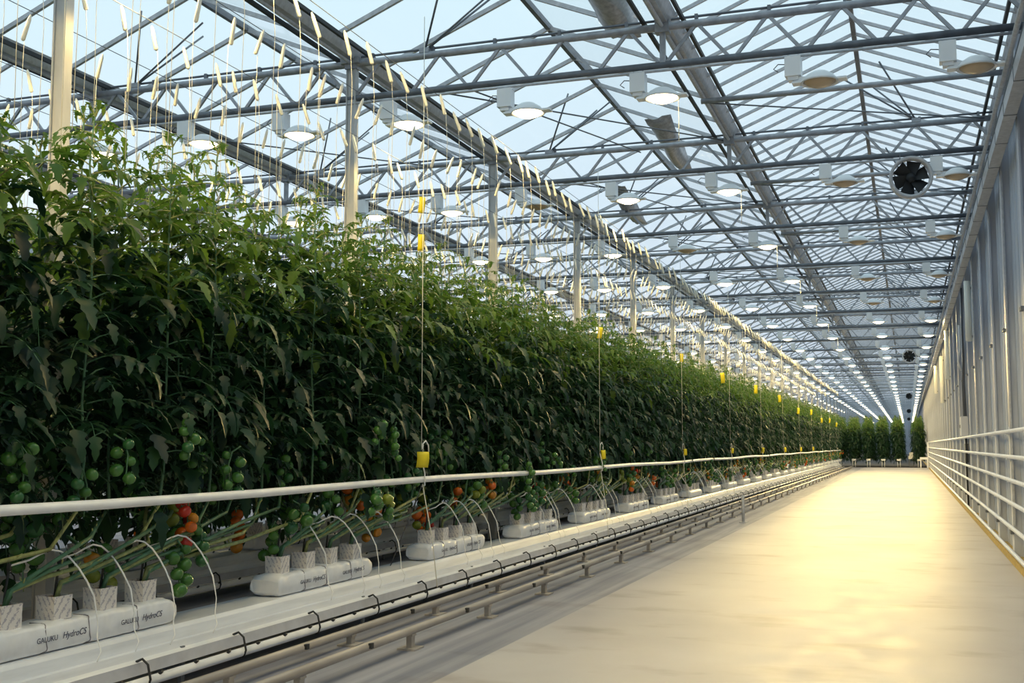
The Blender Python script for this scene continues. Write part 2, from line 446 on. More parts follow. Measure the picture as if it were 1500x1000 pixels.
# wall tube lamps, box, cables
for i, (y, z0, z1) in enumerate(((20.2, 2.95, 3.95), (31.0, 2.9, 4.15), (36.5, 2.5, 3.9), (44., 3.1, 4.1))):
    e = empty('tube_lamp', (XW-.13, y, z0)); tag(e, 'vertical white tube fitting on the right wall, %s from the camera' % nth(i), 'tube lamp', 'tube fittings on the wall')
    MB().tube([(0, 0, 0), (0, 0, .015), (0, 0, z1-z0)], [.04, .055, .055], 12).build('tube', M['tube'], e)
    MB().box((.05, 0, .08), (.05, .05, .04)).build('clamp', M['galv_dull'], e)
    MB().box((.05, 0, z1-z0-.12), (.05, .05, .04)).build('clamp', M['galv_dull'], e)
e = empty('electrical_box', (XW-.10, 23.6, 1.42)); tag(e, 'light grey electrical box on the right wall above the heating pipes', 'electrical box')
MB().box((0, 0, .19), (.12, .30, .38)).build('body', M['box_grey'], e)
MB().box((-.065, -.01, .19), (.012, .27, .35)).build('door', M['lamp_white'], e)
MB().box((-.076, .10, .19), (.012, .02, .06)).build('latch', M['black'], e)
o = MB().tube([(XW-.08, 23.7, 1.8), (XW-.09, 23.72, 2.4), (XW-.08, 23.5, 2.9), (XW-.09, 23.4, 3.5), (XW-.08, 23.4, 4.25)], [.035, .03, .022, .018, .018], 8).build('cable_bundle', M['cable'])
tag(o, 'dark cable bundle rising from the electrical box up the wall', 'cable')
o = MB().tube([(XW-.10, 24.3, 2.72), (XW-.15, 24.25, 2.9), (XW-.11, 24.2, 3.2), (XW-.12, 24.1, 3.6)], .02, 8).build('hanging_cable', M['pvc'])
tag(o, 'short white cable looped on the wall beside the dark cable bundle', 'cable')
o = MB().tube([(XW-.08, 23.6, 1.40), (XW-.09, 23.5, .9), (XW-.08, 23.5, .1)], .018, 8).build('drop_cable', M['black'])
tag(o, 'black cable dropping from the electrical box behind the heating pipes', 'cable')
o = MB().box((XW-.07, 23.7, 1.1), (.06, .26, .36)).build('junction_box', M['cable']); tag(o, 'small dark junction box behind the pipes below the grey electrical box', 'junction box')

# ------------------------------------------------------------------ lamps
LX = [.64, -.65, -2.06, -3.37, -4.62, -5.85, -7.0, -8.3, -9.6]
ZL = 4.44
def lamp_meshes():
    refl = MB().lathe([(.02, .10), (.07, .095), (.125, .06), (.16, .02), (.165, 0), (.155, 0), (.115, .05), (.06, .08), (.0, .082)], n=18)
    refl.box((.19, 0, .015), (.09, .10, .018)); refl.box((-.19, 0, .015), (.09, .10, .018))
    bulb = MB().lathe([(.0, -.042), (.06, -.036), (.11, -.016), (.14, .006), (.13, .03), (.0, .05)], n=16)
    box = MB().box((-.225, 0, .165), (.14, .12, .18)); box.box((-.225, 0, .06), (.09, .09, .04)); box.box((-.16, 0, .045), (.12, .06, .04))
    hang = MB().tube([(-.27, 0, .25), (-.27, 0, ZB-ZL-.03)], .004, 5)
    hang2 = MB().tube([(-.18, 0, .25), (-.18, 0, ZB-ZL-.03)], .004, 5)
    wire = MB().tube([(-.29, 0, .2), (-.36, 0, .21), (-.40, 0, .17), (-.36, 0, .14)], .005, 5)
    return refl, bulb, box, hang, hang2, wire
r_, b_, x_, h_, h2_, w_ = lamp_meshes()
lm = {'refl': r_.mesh('reflector', M['lamp_white']), 'on': b_.mesh('bulb', M['bulb']), 'off': b_.mesh('bulb_off', M['bulb_off']),
      'box': x_.mesh('ballast_box', M['lamp_white']), 'hang': h_.mesh('hanger', M['cable']), 'hang2': h2_.mesh('hanger', M['cable']), 'wire': w_.mesh('power_cable', M['cable'])}
def join(parts):
    w = MB()
    for q, m in parts:
        nn = len(w.v); w.v += q.v
        for f, s in zip(q.f, q.sm): w.face([i+nn for i in f], m, s)
    return w
w = join(((r_, 0), (b_, 1), (x_, 0)))
cord = MB().tube([(.15, 0, .01), (.152, .003, -.2), (.15, 0, -.42)], .004, 5).mesh('pull_cord', M['twine'])
far_on = w.mesh('grow_lamp', [M['lamp_white'], M['bulb']])
ld = bpy.data.lights.new('lamp_glow', 'SPOT'); ld.energy = 90; ld.color = (1, .72, .26); ld.spot_size = math.radians(176); ld.spot_blend = .03; ld.shadow_soft_size = .10
# batwing distribution of the reflector: more light towards the sides than straight down
ld.use_nodes = True; nt = ld.node_tree; em = [n for n in nt.nodes if n.type == 'EMISSION'][0]
ge = nt.nodes.new('ShaderNodeNewGeometry'); sp_ = nt.nodes.new('ShaderNodeSeparateXYZ'); ab = nt.nodes.new('ShaderNodeMath'); ab.operation = 'ABSOLUTE'
ad = nt.nodes.new('ShaderNodeMath'); ad.operation = 'ADD'; ad.inputs[1].default_value = .10
dv = nt.nodes.new('ShaderNodeMath'); dv.operation = 'DIVIDE'; dv.inputs[0].default_value = .75
nt.links.new(ge.outputs['Incoming'], sp_.inputs[0]); nt.links.new(sp_.outputs['Z'], ab.inputs[0]); nt.links.new(ab.outputs[0], ad.inputs[0])
nt.links.new(ad.outputs[0], dv.inputs[1]); nt.links.new(dv.outputs[0], em.inputs['Strength'])
cnt = 0
for k in list(range(1, NT)) + [0, -1, -2, -3]:
    for i, x in enumerate(LX):
        if i > 6 and k > 9: continue
        if k < 1 and i < 2: continue
        if i > 4 and k > 26: continue
        lit = not ((i < 2 and k < 6) or (i == 3 and k == 3) or (i == 4 and k in (2,)))
        y = TY0+TP*k; z = ZL + R.uniform(-.015, .015); cnt += 1
        where = '%s from the right wall under the %s roof truss' % (nth(i), nth(k-1))
        if k < 1: where = '%s from the right wall above the nearest plants, out of view' % nth(i)
        if 0 < k < 8:
            e = empty('grow_lamp', (x, y, z))
            tag(e, ('lit' if lit else 'unlit') + ' white grow lamp, ' + where, 'grow lamp', 'grow lamps hanging under the trusses')
            link('reflector', lm['refl'], e); link('bulb', lm['on' if lit else 'off'], e); link('ballast_box', lm['box'], e); link('hanger', lm['hang'], e); link('hanger', lm['hang2'], e); link('power_cable', lm['wire'], e)
            if i == 2: link('pull_cord', cord, e)
        else:
            e = link('grow_lamp', far_on, None, (x, y, z))
            tag(e, ('lit grow lamp over near plants, %s from the wall, %s pair back' % (nth(i), nth(-k))) if k < 1 else ('small lit grow lamp, ' + where) if k < 14 else 'distant lit grow lamp in a long row under the far trusses', 'grow lamp', 'grow lamps hanging under the trusses' if k < 14 else 'distant grow lamps')
        e.rotation_euler.z = R.uniform(-.06, .06)
        if lit and k < 19:
            l = bpy.data.objects.new('grow_lamp_light', ld); C.objects.link(l); l.parent = e; l.location = (0, 0, -.055); l.scale = (.09, 1, 1)

# ------------------------------------------------------------------ fans
def fan(y, z, lab, r=.225):
    e = empty('circulation_fan', (.12, y, z)); tag(e, lab, 'fan', 'circulation fans over the path')
    MB().lathe([(r, -.09), (r+.025, -.10), (r+.025, .10), (r, .11), (r-.012, .1), (r-.012, -.08), (r, -.09)], n=32, axis='y').build('housing', M['box_grey'], e)
    MB().lathe([(.0, -.04), (.055, -.035), (.06, .06), (0, .07)], n=16, axis='y').build('motor', M['black'], e)
    for j in range(6):
        a = 2*PI*j/6+.3; b = MB(); pts = []
        for t in (.2, .5, .75, .95):
            wd = .04+.05*t
            for s in (-1, 1):
                aa = a + s*wd/(r*t)*1.0
                b.v.append((math.cos(aa)*r*t, .02+s*.03, math.sin(aa)*r*t))
        for q in range(3): b.face([2*q, 2*q+1, 2*q+3, 2*q+2], 0, True)
        nn = len(b.v); b.v += [(x, yy+.006, zz) for x, yy, zz in b.v]
        for q in range(3): b.face([nn+2*q+2, nn+2*q+3, nn+2*q+1, nn+2*q], 0, True)
        b.build('blade', M['black'], e)
    g = MB()
    for rr in (.4, .7): g.lathe([(r*rr-.003, .10), (r*rr+.003, .10)], n=24, axis='y')
    g.bar((-r, .1, 0), (r, .1, 0), .012, .012); g.bar((0, .1, -r), (0, .1, r), .012, .012)
    g.build('guard', M['cable'], e)
    for q in (-.12, .12): MB().tube([(q, 0, r-.03), (q, 0, ZB-z)], .006, 6).build('hanger', M['galv_dull'], e)
    e.rotation_euler = (.10, 0, .06)
for i, y in enumerate((14.45, 44., 80., 115., 150.)):
    fan(y, 4.47, 'round dark fan over the path, %s from the camera' % nth(i))

# grey plastic hanging under the ridge
def rag(p, lab, w, ln, seed):
    rr = random.Random(seed); b = MB(); nx, ny = 6, 12
    for j in range(ny+1):
        for i in range(nx+1):
            u, v = i/nx, j/ny
            b.v.append((w*(u-.5)*(1-.4*v), ln*(v-.5), -.18*math.sin(PI*v)*math.sin(PI*u)+.05*math.sin(9*v+seed)*(u-.5)+rr.uniform(-.015, .015)-.25*v))
    for j in range(ny):
        for i in range(nx):
            a = j*(nx+1)+i; b.face([a, a+1, a+nx+2, a+nx+1], 0, True)
    o = b.build('plastic_sheet', M['duct']); o.location = p; tag(o, lab, 'plastic sheet', 'grey plastic under the ridge')
    mo = o.modifiers.new('thick', 'SOLIDIFY'); mo.thickness = .008
rag((-2.62, 10.6, 5.68), 'crumpled grey plastic sheet hanging under the ridge before the first truss', .5, 1.3, 1)
rag((-3.0, 15.6, 5.55), 'crumpled grey plastic sheet hanging under the ridge beyond the second truss', .35, 2.0, 2)
rag((-4.4, 18.9, 5.45), 'crumpled grey plastic sheet under the ridge near the third truss', .35, 2.0, 3)

# ------------------------------------------------------------------ pipe rails
def rail(x, lab, z):
    e = empty('pipe_rail', (x, 0, 0)); tag(e, lab, 'rail', 'pipe rails beside the path')
    MB().tube([(0, -2, z), (0, 65, z)], .026, 10).build('pipe', M['steelpipe'], e)
    for k in range(46):
        y = 2.49+1.375*k
        b = MB().box((0, y, .045), (.035, .05, .08)).box((0, y, .006), (.12, .14, .012)); b.box((0, y, z-.026), (.05, .06, .012))
        b.build('foot', M['steelpipe'], e)
    b = MB()
    for k in range(20): b.box((.03, 3.0+1.5*k, z+.008), (.02, .03, .03))
    b.build('clip', M['black'], e)
rail(-2.94, 'grey steel pipe rail on short feet nearest the concrete path', .112)
rail(-3.35, 'grey steel pipe rail on short feet below the white growing gutter', .085)
e = empty('path_marker_post', (-2.58, 19.05, 0)); tag(e, 'short pale upright post at the edge of the path by the rails', 'post')
MB().tube([(0, 0, 0), (0, 0, .44)], .024, 10).build('shaft', M['galv_light'], e); MB().box((0, 0, .006), (.12, .12, .012)).build('base_plate', M['galv_light'], e)

# ------------------------------------------------------------------ growing gutters
def growing_gutter(x, y0, y1, lab, near):
    e = empty('growing_gutter', (x, 0, 0)); tag(e, lab, 'growing gutter', 'hanging growing gutters')
    # local x: 0 = centre of the bag
    pr = [(-.14, .31), (-.13, .315), (.12, .315), (.135, .295), (.155, .245), (.17, .24), (.18, .205), (.215, .195), (.222, .138), (.21, .134),
          (.205, .185), (.17, .19), (.15, .23), (-.12, .20), (-.16, .24)]
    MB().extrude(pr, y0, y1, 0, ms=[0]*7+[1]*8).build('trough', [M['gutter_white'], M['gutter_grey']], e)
    MB().tube([(.255, y0, .108), (.255, y1, .108)], .024, 12).build('drain_pipe', M['white_paint'], e)
    n = min(70, int((y1-y0)/.85))
    for k in range(n):
        yy = y0+.4+.85*k
        MB().tube([(.20, yy, .20), (.235, yy, .215), (.268, yy, .19), (.285, yy, .12), (.272, yy, .085), (.25, yy, .08)], .0065, 6).build('clip', M['black'], e)
    b = MB(); yy = y0
    while yy < min(y1, 32 if near else 20): b.tube([(.262, yy, .128), (.28, yy, .142)], .008, 6); yy += .30
    b.build('dripper_nipple', M['black'], e)
    b = MB(); yy = y0
    while yy < y1: b.box((.18, yy, .11), (.02, .03, .20)); b.box((.06, yy, .1), (.3, .04, .02)); yy += 2.1
    b.build('gutter_bracket', M['galv_dull'], e)
XG = [-3.79, -5.62, -7.2, -8.9]
growing_gutter(XG[0], 1.0, 66.0, 'long white growing gutter nearest the path with the front row of grow bags', True)
growing_gutter(XG[1], 1.0, 66.0, 'second white growing gutter seen through the stems behind the front row', False)
growing_gutter(XG[2], 3.0, 66.0, 'third white growing gutter deep in shade behind the second', False)

# ------------------------------------------------------------------ grow bags, cubes, drippers
def bag_mesh(seed, far=False):
    rr = random.Random(seed); L, W, H = 1.30, .205, .135
    b = MB(); ny, ns = (10, 10) if far else (44, 18)
    for j in range(ny+1):
        t = j/ny; y = t*L; en = min(1, min(t, 1-t)*L/.07); k = math.sqrt(max(0, 1-(1-en)**2))*.45+.55
        wob = 1+.015*math.sin(y*21+seed)
        tie = 1-.05*max(0, 1-min(abs(y-q) for q in (.33, .62, .98))/.035)
        for i in range(ns):
            a = 2*PI*i/ns; ca, sa = math.cos(a), math.sin(a); p = .38
            x = math.copysign(abs(ca)**p, ca)*W/2*(.93+.07*k)*tie*wob; z = H/2+math.copysign(abs(sa)**p, sa)*H/2*k*tie
            jit = 0 if far else rr.uniform(-.0022, .0022)+.0035*math.sin(y*37+ca*5+seed)*math.sin(sa*4+y*13)
            b.v.append((x+jit, y+(0 if far else rr.uniform(-.004, .004)), max(0, z+(jit if sa > -.3 else 0))))
    for j in range(ny):
        for i in range(ns):
            a = j*ns+i; q = j*ns+(i+1) % ns; b.face([a, a+ns, q+ns, q], 0, True)
    b.face([i for i in range(ns)], 0); b.face([ny*ns+i for i in range(ns)][::-1], 0)
    return b
def cube_mesh():
    b = MB(); s = .056
    n = len(b.v)
    for z, q in ((0, s*.98), (.095, s), (.108, s*1.03)):
        for x, y in ((-1, -1), (1, -1), (1, 1), (-1, 1)): b.v.append((x*q, y*q, z))
    for r in (0, 1):
        for i in range(4): a = r*4+i; c = r*4+(i+1) % 4; b.face([a, c, c+4, a+4], 0)
    return b
def cube_top():
    b = MB().box((0, 0, .092), (.108, .108, .012)); return b
bag_near = [bag_mesh(i).mesh('film_wrapper', M['film']) for i in range(3)]
bag_far = bag_mesh(9, True).mesh('grow_bag', M['film'])
tieb = MB()
tb = []
for yq in (.33, .62, .98):
    m = MB(); W, H = .207, .135; pts = []
    for i in range(13):
        a = PI*(.5-i/12*1.02)+.0; ca, sa = math.cos(a), math.sin(a); p = .38
        pts.append((math.copysign(abs(ca)**p, ca)*W/2*.965, yq+.01*math.sin(i), H/2+math.copysign(abs(sa)**p, sa)*H/2*.97))
    m.tube(pts, .0028, 5); tb.append(m.mesh('tie', M['seam']))
cw, ct = cube_mesh().mesh('printed_wrap', M['cube']), cube_top().mesh('coir_top', M['coir'])
cube_far = join(((cube_mesh(), 0), (cube_top(), 1))).mesh('planting_cube', [M['cube'], M['coir']])

def text_mesh(body, size):
    cu = bpy.data.curves.new('printed_text', 'FONT'); cu.body = body; cu.size = size; cu.extrude = .0004; cu.shear = .25 if 'ydro' in body else 0
    to = bpy.data.objects.new('tmp_text', cu); C.objects.link(to); bpy.context.view_layer.update()
    me = bpy.data.meshes.new_from_object(to.evaluated_get(bpy.context.evaluated_depsgraph_get())); bpy.data.objects.remove(to)
    me.materials.clear(); me.materials.append(M['ink']); me.name = 'printed_text'; return me
tx1, tx2 = text_mesh('GALUKU', .034), text_mesh('HydroCS', .042)

def drip_meshes():
    st = MB().tube([(.0, -.01, -.02), (.0, .02, .15)], .006, 6); st.box((0, .022, .155), (.016, .016, .03))
    out = []
    for q in range(3):
        d = .26+.05*q
        pts = [(0, .02, .16)]
        for i in range(1, 9):
            t = i/8; pts.append((.05+.15*t*t, .02+d*math.sin(t*PI/2)**1.0, .16+.07*math.sin(min(1, t*1.6)*PI/2) - .30*max(0, t-.35)**1.6*1.6))
        pts += [(.215, d+.035, -.13), (.235, d+.0, -.20), (.29, d-.05, -.25), (.295, d-.09, -.29)]
        out.append(MB().tube(pts, [.0048]*9+[.003]*4, 6).mesh('hose', M['pvc']))
    return st.mesh('stake', M['black']), out
stake, hoses = drip_meshes()

NS = 28; SP = 2.345; S0 = 3.96
rown = ['front', 'second', 'third', 'fourth']
PL = []   # (row, slab index, cube index, base location)
for row in (0, 1, 2, 3):
    for s in range(-1, (NS, 20, 16, 12)[row]):
        y = S0+SP*s + (0 if row == 0 else .35); x = XG[row]; near = s < (7, 4, -9, -9)[row]
        if row > 1: PL += [(row, s, q, (x, y+.16+.325*q, .555)) for q in range(4)]; continue
        if not near:
            e = link('grow_bag', bag_far, None, (x, y, .315))
        else:
            e = empty('grow_bag', (x, y, .315))
            link('film_wrapper', bag_near[s % 3], e)
            for t in tb: link('tie', t, e)
            for k, (yy, zz) in enumerate(((.14, .055), (.72, .055))):
                a = link('printed_text', tx1, e, (.106, .12+yy, zz)); c = link('printed_text', tx2, e, (.106, .12+yy+.165, zz))
                for q in (a, c): q.rotation_euler = (PI/2, 0, PI/2)
        i = s + 1
        if s < 0: lab = 'white plastic grow bag at the left frame edge on the %s gutter' % rown[row]
        elif s < 12: lab = 'white plastic grow bag on the %s gutter, %s from the left' % (rown[row], nth(s))
        else: lab = 'distant white grow bag far along the %s gutter' % rown[row]
        tag(e, lab, 'grow bag', 'white grow bags in rows')
        for q in range(4):
            cy = y+.16+.325*q; cx = x+R.uniform(-.012, .012)
            if s < (14 if row == 0 else 4):
                if near:
                    c = empty('planting_cube', (cx, cy, .447)); link('printed_wrap', cw, c); link('coir_top', ct, c)
                else: c = link('planting_cube', cube_far, None, (cx, cy, .447))
                c.rotation_euler.z = R.uniform(-.12, .12)
                pos = ('%s on the %s grow bag, %s row' % (nth(q), nth(s), rown[row])) if s >= 0 else ('%s on the bag at left frame edge, %s row' % (nth(q), rown[row]))
                tag(c, 'white planting cube, ' + pos, 'planting cube', 'planting cubes on grow bags')
                if row == 0 and s < 12:
                    d = empty('drip_stake', (cx-.01, cy+.02, .555)); link('stake', stake, d); link('hose', hoses[R.randrange(3)], d)
                    d.rotation_euler = (0, 0, R.uniform(-.15, .15)); d.scale = (1, 1, 1)
                    tag(d, 'black drip stake with white hose in the %s cube of the %s grow bag' % (nth(q), nth(s)) if s >= 0 else 'black drip stake with white hose in the %s cube at left frame edge' % nth(q), 'drip stake', 'drip stakes of the front row')
            PL.append((row, s, q, (x, cy, .555)))

# ------------------------------------------------------------------ tomato plants
def leaflet(b, p, d, nrm, L, W, m, rr):
    d = d.normalized(); s = d.cross(nrm)
    if s.length < .05: s = d.cross(Vector((1, 0, 0)))
    s.normalize(); nn = s.cross(d)
    st = ((0, .0), (.12, .34), (.26, .50), (.36, .30), (.52, .44), (.62, .24), (.76, .26), (1, 0))
    curl = rr.uniform(.15, .45); fold = rr.uniform(.1, .4)
    k = len(b.v); idx = []
    for t, w in st:
        c = p + d*(L*t) - nn*(curl*L*t*t)
        if w == 0: b.v.append(tuple(c)); idx.append((len(b.v)-1,)*3)
        else:
            o = s*(W*w); z = nn*(W*w*fold)
            b.v += [tuple(c-o+z), tuple(c), tuple(c+o+z)]; n = len(b.v); idx.append((n-3, n-2, n-1))
    for i in range(len(st)-1):
        A, B = idx[i], idx[i+1]
        for q in (0, 1):
            f = [A[q], A[q+1], B[q+1], B[q]]; g = []
            for x in f:
                if x not in g: g.append(x)
            b.face(g, m, True)
def leaf(b, p, az, el, L, m, rr, size=1.):
    h = Vector((math.cos(az), math.sin(az), 0)); pts = []
    droop = rr.uniform(.35, .85)
    for i in range(6):
        t = i/5; pts.append(p + h*(L*t*(math.cos(el)-.12*t)) + Vector((0, 0, L*(math.sin(el)*t - droop*t*t*.8))))
    b.tube(pts, [.005, .0042, .0036, .003, .0025, .002], 4, 2 if m == 0 else 3, caps=False)
    side = Vector((-math.sin(az), math.cos(az), 0))
    up = Vector((0, 0, 1))
    for i, t in ((2, .4), (3, .6), (4, .8)):
        d0 = (pts[i]-pts[i-1]).normalized()
        for s in (-1, 1):
            d = d0*.45 + side*s*rr.uniform(.75, 1.05) + Vector((0, 0, rr.uniform(-.38, .15)))
            l = L*rr.uniform(.25, .36)*(1.0 if i < 4 else .85)
            leaflet(b, pts[i], d, up+h*.3, l, l*rr.uniform(.38, .52), m, rr)
        for s in (-1, 1):
            if rr.random() < .25: continue
            d = side*s*rr.uniform(.7, 1.1) + d0*.35 + Vector((0, 0, rr.uniform(-.3, .3))); l = L*rr.uniform(.12, .22)
            leaflet(b, pts[i]*.45+pts[i-1]*.55, d, up, l, l*rr.uniform(.42, .55), m, rr)
    leaflet(b, pts[5], pts[5]-pts[4]+Vector((0, 0, -.02)), up+h*.5, L*rr.uniform(.34, .42), L*rr.uniform(.18, .24), m, rr)
B0 = .555
def plant_protos():
    out = []
    for v in range(3):
        for q in range(4):
            rr = random.Random(100+v*4+q); lean = .99+.258*q
            fo = MB(); st = MB(); lw = MB(); heads = []
            for hd in (0, 1, 2):
                hx = (-.08, -.40, -.25)[hd]+rr.uniform(-.05, .05); hy = lean + (.15, -.15, .02)[hd]+rr.uniform(-.06, .06)
                top = 2.74+rr.uniform(-.10, .26)-B0
                pts = [(0, 0, -.05), (.01, .03, .05), (.04+.02*hd, lean*.22, .10+.03*hd), (.05, lean*.5, .13+.05*hd+rr.uniform(-.02, .04)),
                       (.5*hx+.06, hy-.30, .22+.04*hd), (.8*hx+.04, hy-.10, .38), (hx, hy, .62)]
                rad = [.013, .012, .011, .011, .010, .009, .008]
                z = .9
                while z < top: pts.append((hx+rr.uniform(-.02, .02), hy+rr.uniform(-.02, .02), z)); rad.append(.008-.003*(z/top)); z += .3
                pts.append((hx, hy, top+.05)); rad.append(.003)
                jit = [(p[0]+rr.uniform(-.008, .008), p[1], p[2]+rr.uniform(-.012, .012)) if 0 < n_ < 5 else p for n_, p in enumerate(pts)]
                st.tube(jit[:6], rad[:6], 6, 0 if rr.random() < .5 else 1); st.tube(jit[5:], rad[5:], 6, 0)
                for n_ in range(1, 5):
                    for w_ in (.3, .7):
                        a_ = Vector(jit[n_]).lerp(Vector(jit[n_+1]), w_)
                        st.tube([a_, a_+Vector((rr.uniform(-.02, .03), rr.uniform(-.01, .02), rr.uniform(.005, .03)))], [.006, .003], 5, 1)
                heads.append((hx, hy))
                a = rr.uniform(0, 6.28); z = 1.18-B0
                while z < top:
                    t = max(0, (z+B0-.95)/1.8)
                    L = rr.uniform(.38, .54) if t < .72 else rr.uniform(.30, .44)*(1.4-t*.5)
                    tipm = 1 if (t > .80 or (t > .62 and rr.random() < .5)) else 0
                    if t > .97: L *= .7
                    a += 2.39996+rr.uniform(-.5, .5)
                    if math.cos(a) > .2 and not hd: L *= .78
                    el = rr.uniform(.15, .7) if t > .15 else rr.uniform(-.3, .3)
                    leaf(fo, Vector((hx, hy, z)), a, el, L, tipm, rr)
                    z += rr.uniform(.030, .048) if t < .75 else rr.uniform(.026, .042)
                # upright growing tip
                for j in range(3): leaf(fo, Vector((hx, hy, top+.0)), a+2.1*j, 1.15, .15, 1, rr)
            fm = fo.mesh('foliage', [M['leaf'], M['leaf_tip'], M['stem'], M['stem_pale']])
            sm = st.mesh('stem', [M['stem'], M['stem_pale']])
            lo = MB(); za = .58-B0
            while za < 1.15-B0:
                hx, hy = heads[rr.randrange(2)]
                leaf(lo, Vector((hx+rr.uniform(-.08, .08), hy+rr.uniform(-.25, .25), za+.1)), rr.uniform(0, 6.28), rr.uniform(-.1, .5), rr.uniform(.28, .42), 0, rr); za += .022
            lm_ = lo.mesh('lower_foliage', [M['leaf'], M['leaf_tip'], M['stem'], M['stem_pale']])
            out.append((fm, sm, heads, lean, lm_))
    return out
protos = plant_protos()

def tomato_mesh(col):
    b = MB(); n = 12; prof = []
    for i in range(8):
        a = -PI/2+PI*i/7; prof.append((max(.001, math.cos(a)), math.sin(a)*.88-(.12 if i == 7 else 0)))
    b.lathe(prof, n=n)
    for j in range(5):
        a = 2*PI*j/5
        b.v += [(0, 0, .80), (math.cos(a-.25)*.35, math.sin(a-.25)*.35, .90), (math.cos(a)*.75, math.sin(a)*.75, .86), (math.cos(a+.25)*.35, math.sin(a+.25)*.35, .90)]
        k = len(b.v); b.face([k-4, k-3, k-2, k-1], 1)
    b.tube([(0, 0, .78), (.05, 0, 1.15)], .08, 5, 1)
    return b.mesh('tomato', [TOM[col], M['stem']])
TMESH = {k: tomato_mesh(k) for k in TOM}
stalk = MB().tube([(-.05, 0, .10), (.0, 0, .07), (.02, 0, 0), (.015, 0, -.08), (.01, 0, -.15)], [.005, .005, .004, .004, .003], 5).mesh('fruit_truss', M['stem'])
def clump_mesh(cols, seed):
    rr = random.Random(seed); b = MB()
    for i in range(6):
        r = rr.uniform(.026, .036); c = (rr.choice((-1, 1))*.032, rr.uniform(-.03, .03), .04-.035*i)
        b.lathe([(max(.0005, r*math.cos(-PI/2+PI*j/4)), r*math.sin(-PI/2+PI*j/4)) for j in range(5)], c, 7, rr.randrange(len(cols)))
    return b.mesh('fruit_truss', [TOM[c] for c in cols])
CL = [clump_mesh(('green', 'deepgreen'), 1), clump_mesh(('deepgreen', 'green', 'lime'), 2), clump_mesh(('lime', 'green', 'amber'), 3), clump_mesh(('red', 'orange', 'green'), 4)]

def add_fruit(parent, heads, near, rr, ripe):
    for i in range((6 if near == 2 else 5) if near else 3):
        hx, hy = heads[rr.choice((0, 0, 1, 2))]
        low = i < 3
        z = rr.uniform(.63, .92)-B0 if low else rr.uniform(.9, 1.35)-B0
        px = hx+rr.uniform(.04, .26) if rr.random() < .75 else hx-rr.uniform(.05, .2)
        py = hy+rr.uniform(-.3, .2)
        if near:
            t = link('fruit_truss', stalk, parent, (px, py, z)); t.rotation_euler.z = rr.uniform(0, 6.28)
            if low and rr.random() < ripe: pal = rr.choice((('orange', 'orange', 'amber', 'lime'), ('red', 'orange', 'red', 'amber'), ('amber', 'lime', 'lime', 'green')))
            elif low and rr.random() < .3: pal = ('lime', 'green', 'lime')
            else: pal = ('green', 'deepgreen', 'green')
            for j in range(rr.randint(4, 6) if near == 2 else 4):
                r = rr.uniform(.033, .047)*(1 if low else .8)
                o = link('tomato', TMESH[rr.choice(pal)], t, ((-1)**j*r*.95+rr.uniform(-.01, .01), rr.uniform(-.03, .03), .05-.042*j))
                o.scale = (r, r, r); o.rotation_euler = (rr.uniform(-.6, .6), rr.uniform(-.6, .6), rr.uniform(0, 6))
        else:
            t = link('fruit_truss', CL[rr.choice((0, 0, 1, 1, 1, 2, 3))], parent, (px, py, z)); t.rotation_euler.z = rr.uniform(0, 6.28)
def plant(loc, q, lab, group, near, ripe=.3, stems=True, low=False, row_=0):
    v = R.randrange(3); fm, sm, heads, lean, lf = protos[v*4+q]
    e = empty('tomato_plant', loc); tag(e, lab, 'tomato plant', group)
    fo_ = link('foliage', fm, e, (.36, 0, 0) if row_ else (0, 0, 0))
    if low is not False: link('lower_foliage', lf, e, low)
    if stems: link('stem', sm, e)
    if near is not None: add_fruit(e, heads, near, R, ripe)
    return e
for row, s, q, loc in PL:
    if s < 0: lab = '%s tomato plant from the bag at left frame edge, %s row' % (nth(q), rown[row])
    elif s < 12 and row == 0: lab = 'front row tomato plant growing from the %s cube of the %s grow bag' % (nth(q), nth(s))
    elif row == 0: lab = 'distant front row tomato plant near the far end of the path'
    elif row > 1: lab = 'tomato plant in the shaded %s row behind the front rows' % rown[row]
    elif s < 4: lab = 'second row tomato plant behind the front row, %s cube of %s bag' % (nth(q), nth(s))
    else: lab = 'distant second row tomato plant mostly hidden behind the front row'
    grp = 'tomato plants of the front row' if row == 0 else 'tomato plants of the %s row' % rown[row]
    near = (2 if s < 3 else 1 if s < 6 else 0) if row == 0 else (0 if s < 6 and row == 1 else None)
    plant(loc, q, lab, grp, near, .24 if s != 1 else .5, row < 2, (.30, 0, 0) if row else (-.34, 0, .14), row)
# rows beyond the cross path, seen end on
XE = [.55, -.55, -1.4, -2.2, -3.0, -3.8]
for i, x in enumerate(XE):
    e = empty('row_end_gutter', (x, 69.2, 0)); tag(e, 'white gutter end of a plant row across the path, %s from the right wall' % nth(i), 'growing gutter', 'gutters across the cross path')
    MB().box((0, 4, .42), (.22, 8, .10)).build('trough', M['gutter_white'], e)
    MB().tube([(.07, .1, 0), (.07, .1, .40)], .02, 8).build('leg', M['white_paint'], e); MB().tube([(-.07, .1, 0), (-.07, .1, .40)], .02, 8).build('leg', M['white_paint'], e)
    for k in range(9):
        p = plant((x, 68.4+.52*k-.25, .50), k % 4, 'leafy tomato plant row end beyond the path, %s row from the right wall' % nth(i) if k == 0 else 'tomato plant inside the %s row from the right wall beyond the path' % nth(i), 'tomato plants across the cross path', None, stems=False, low=(0, 0, 0))
        p.scale = (.8, .6, 1.05); p.location.y = 69.4+.5*k - .6*protos[k % 4][3]; p.location.x = x+.19; p.location.z = .36

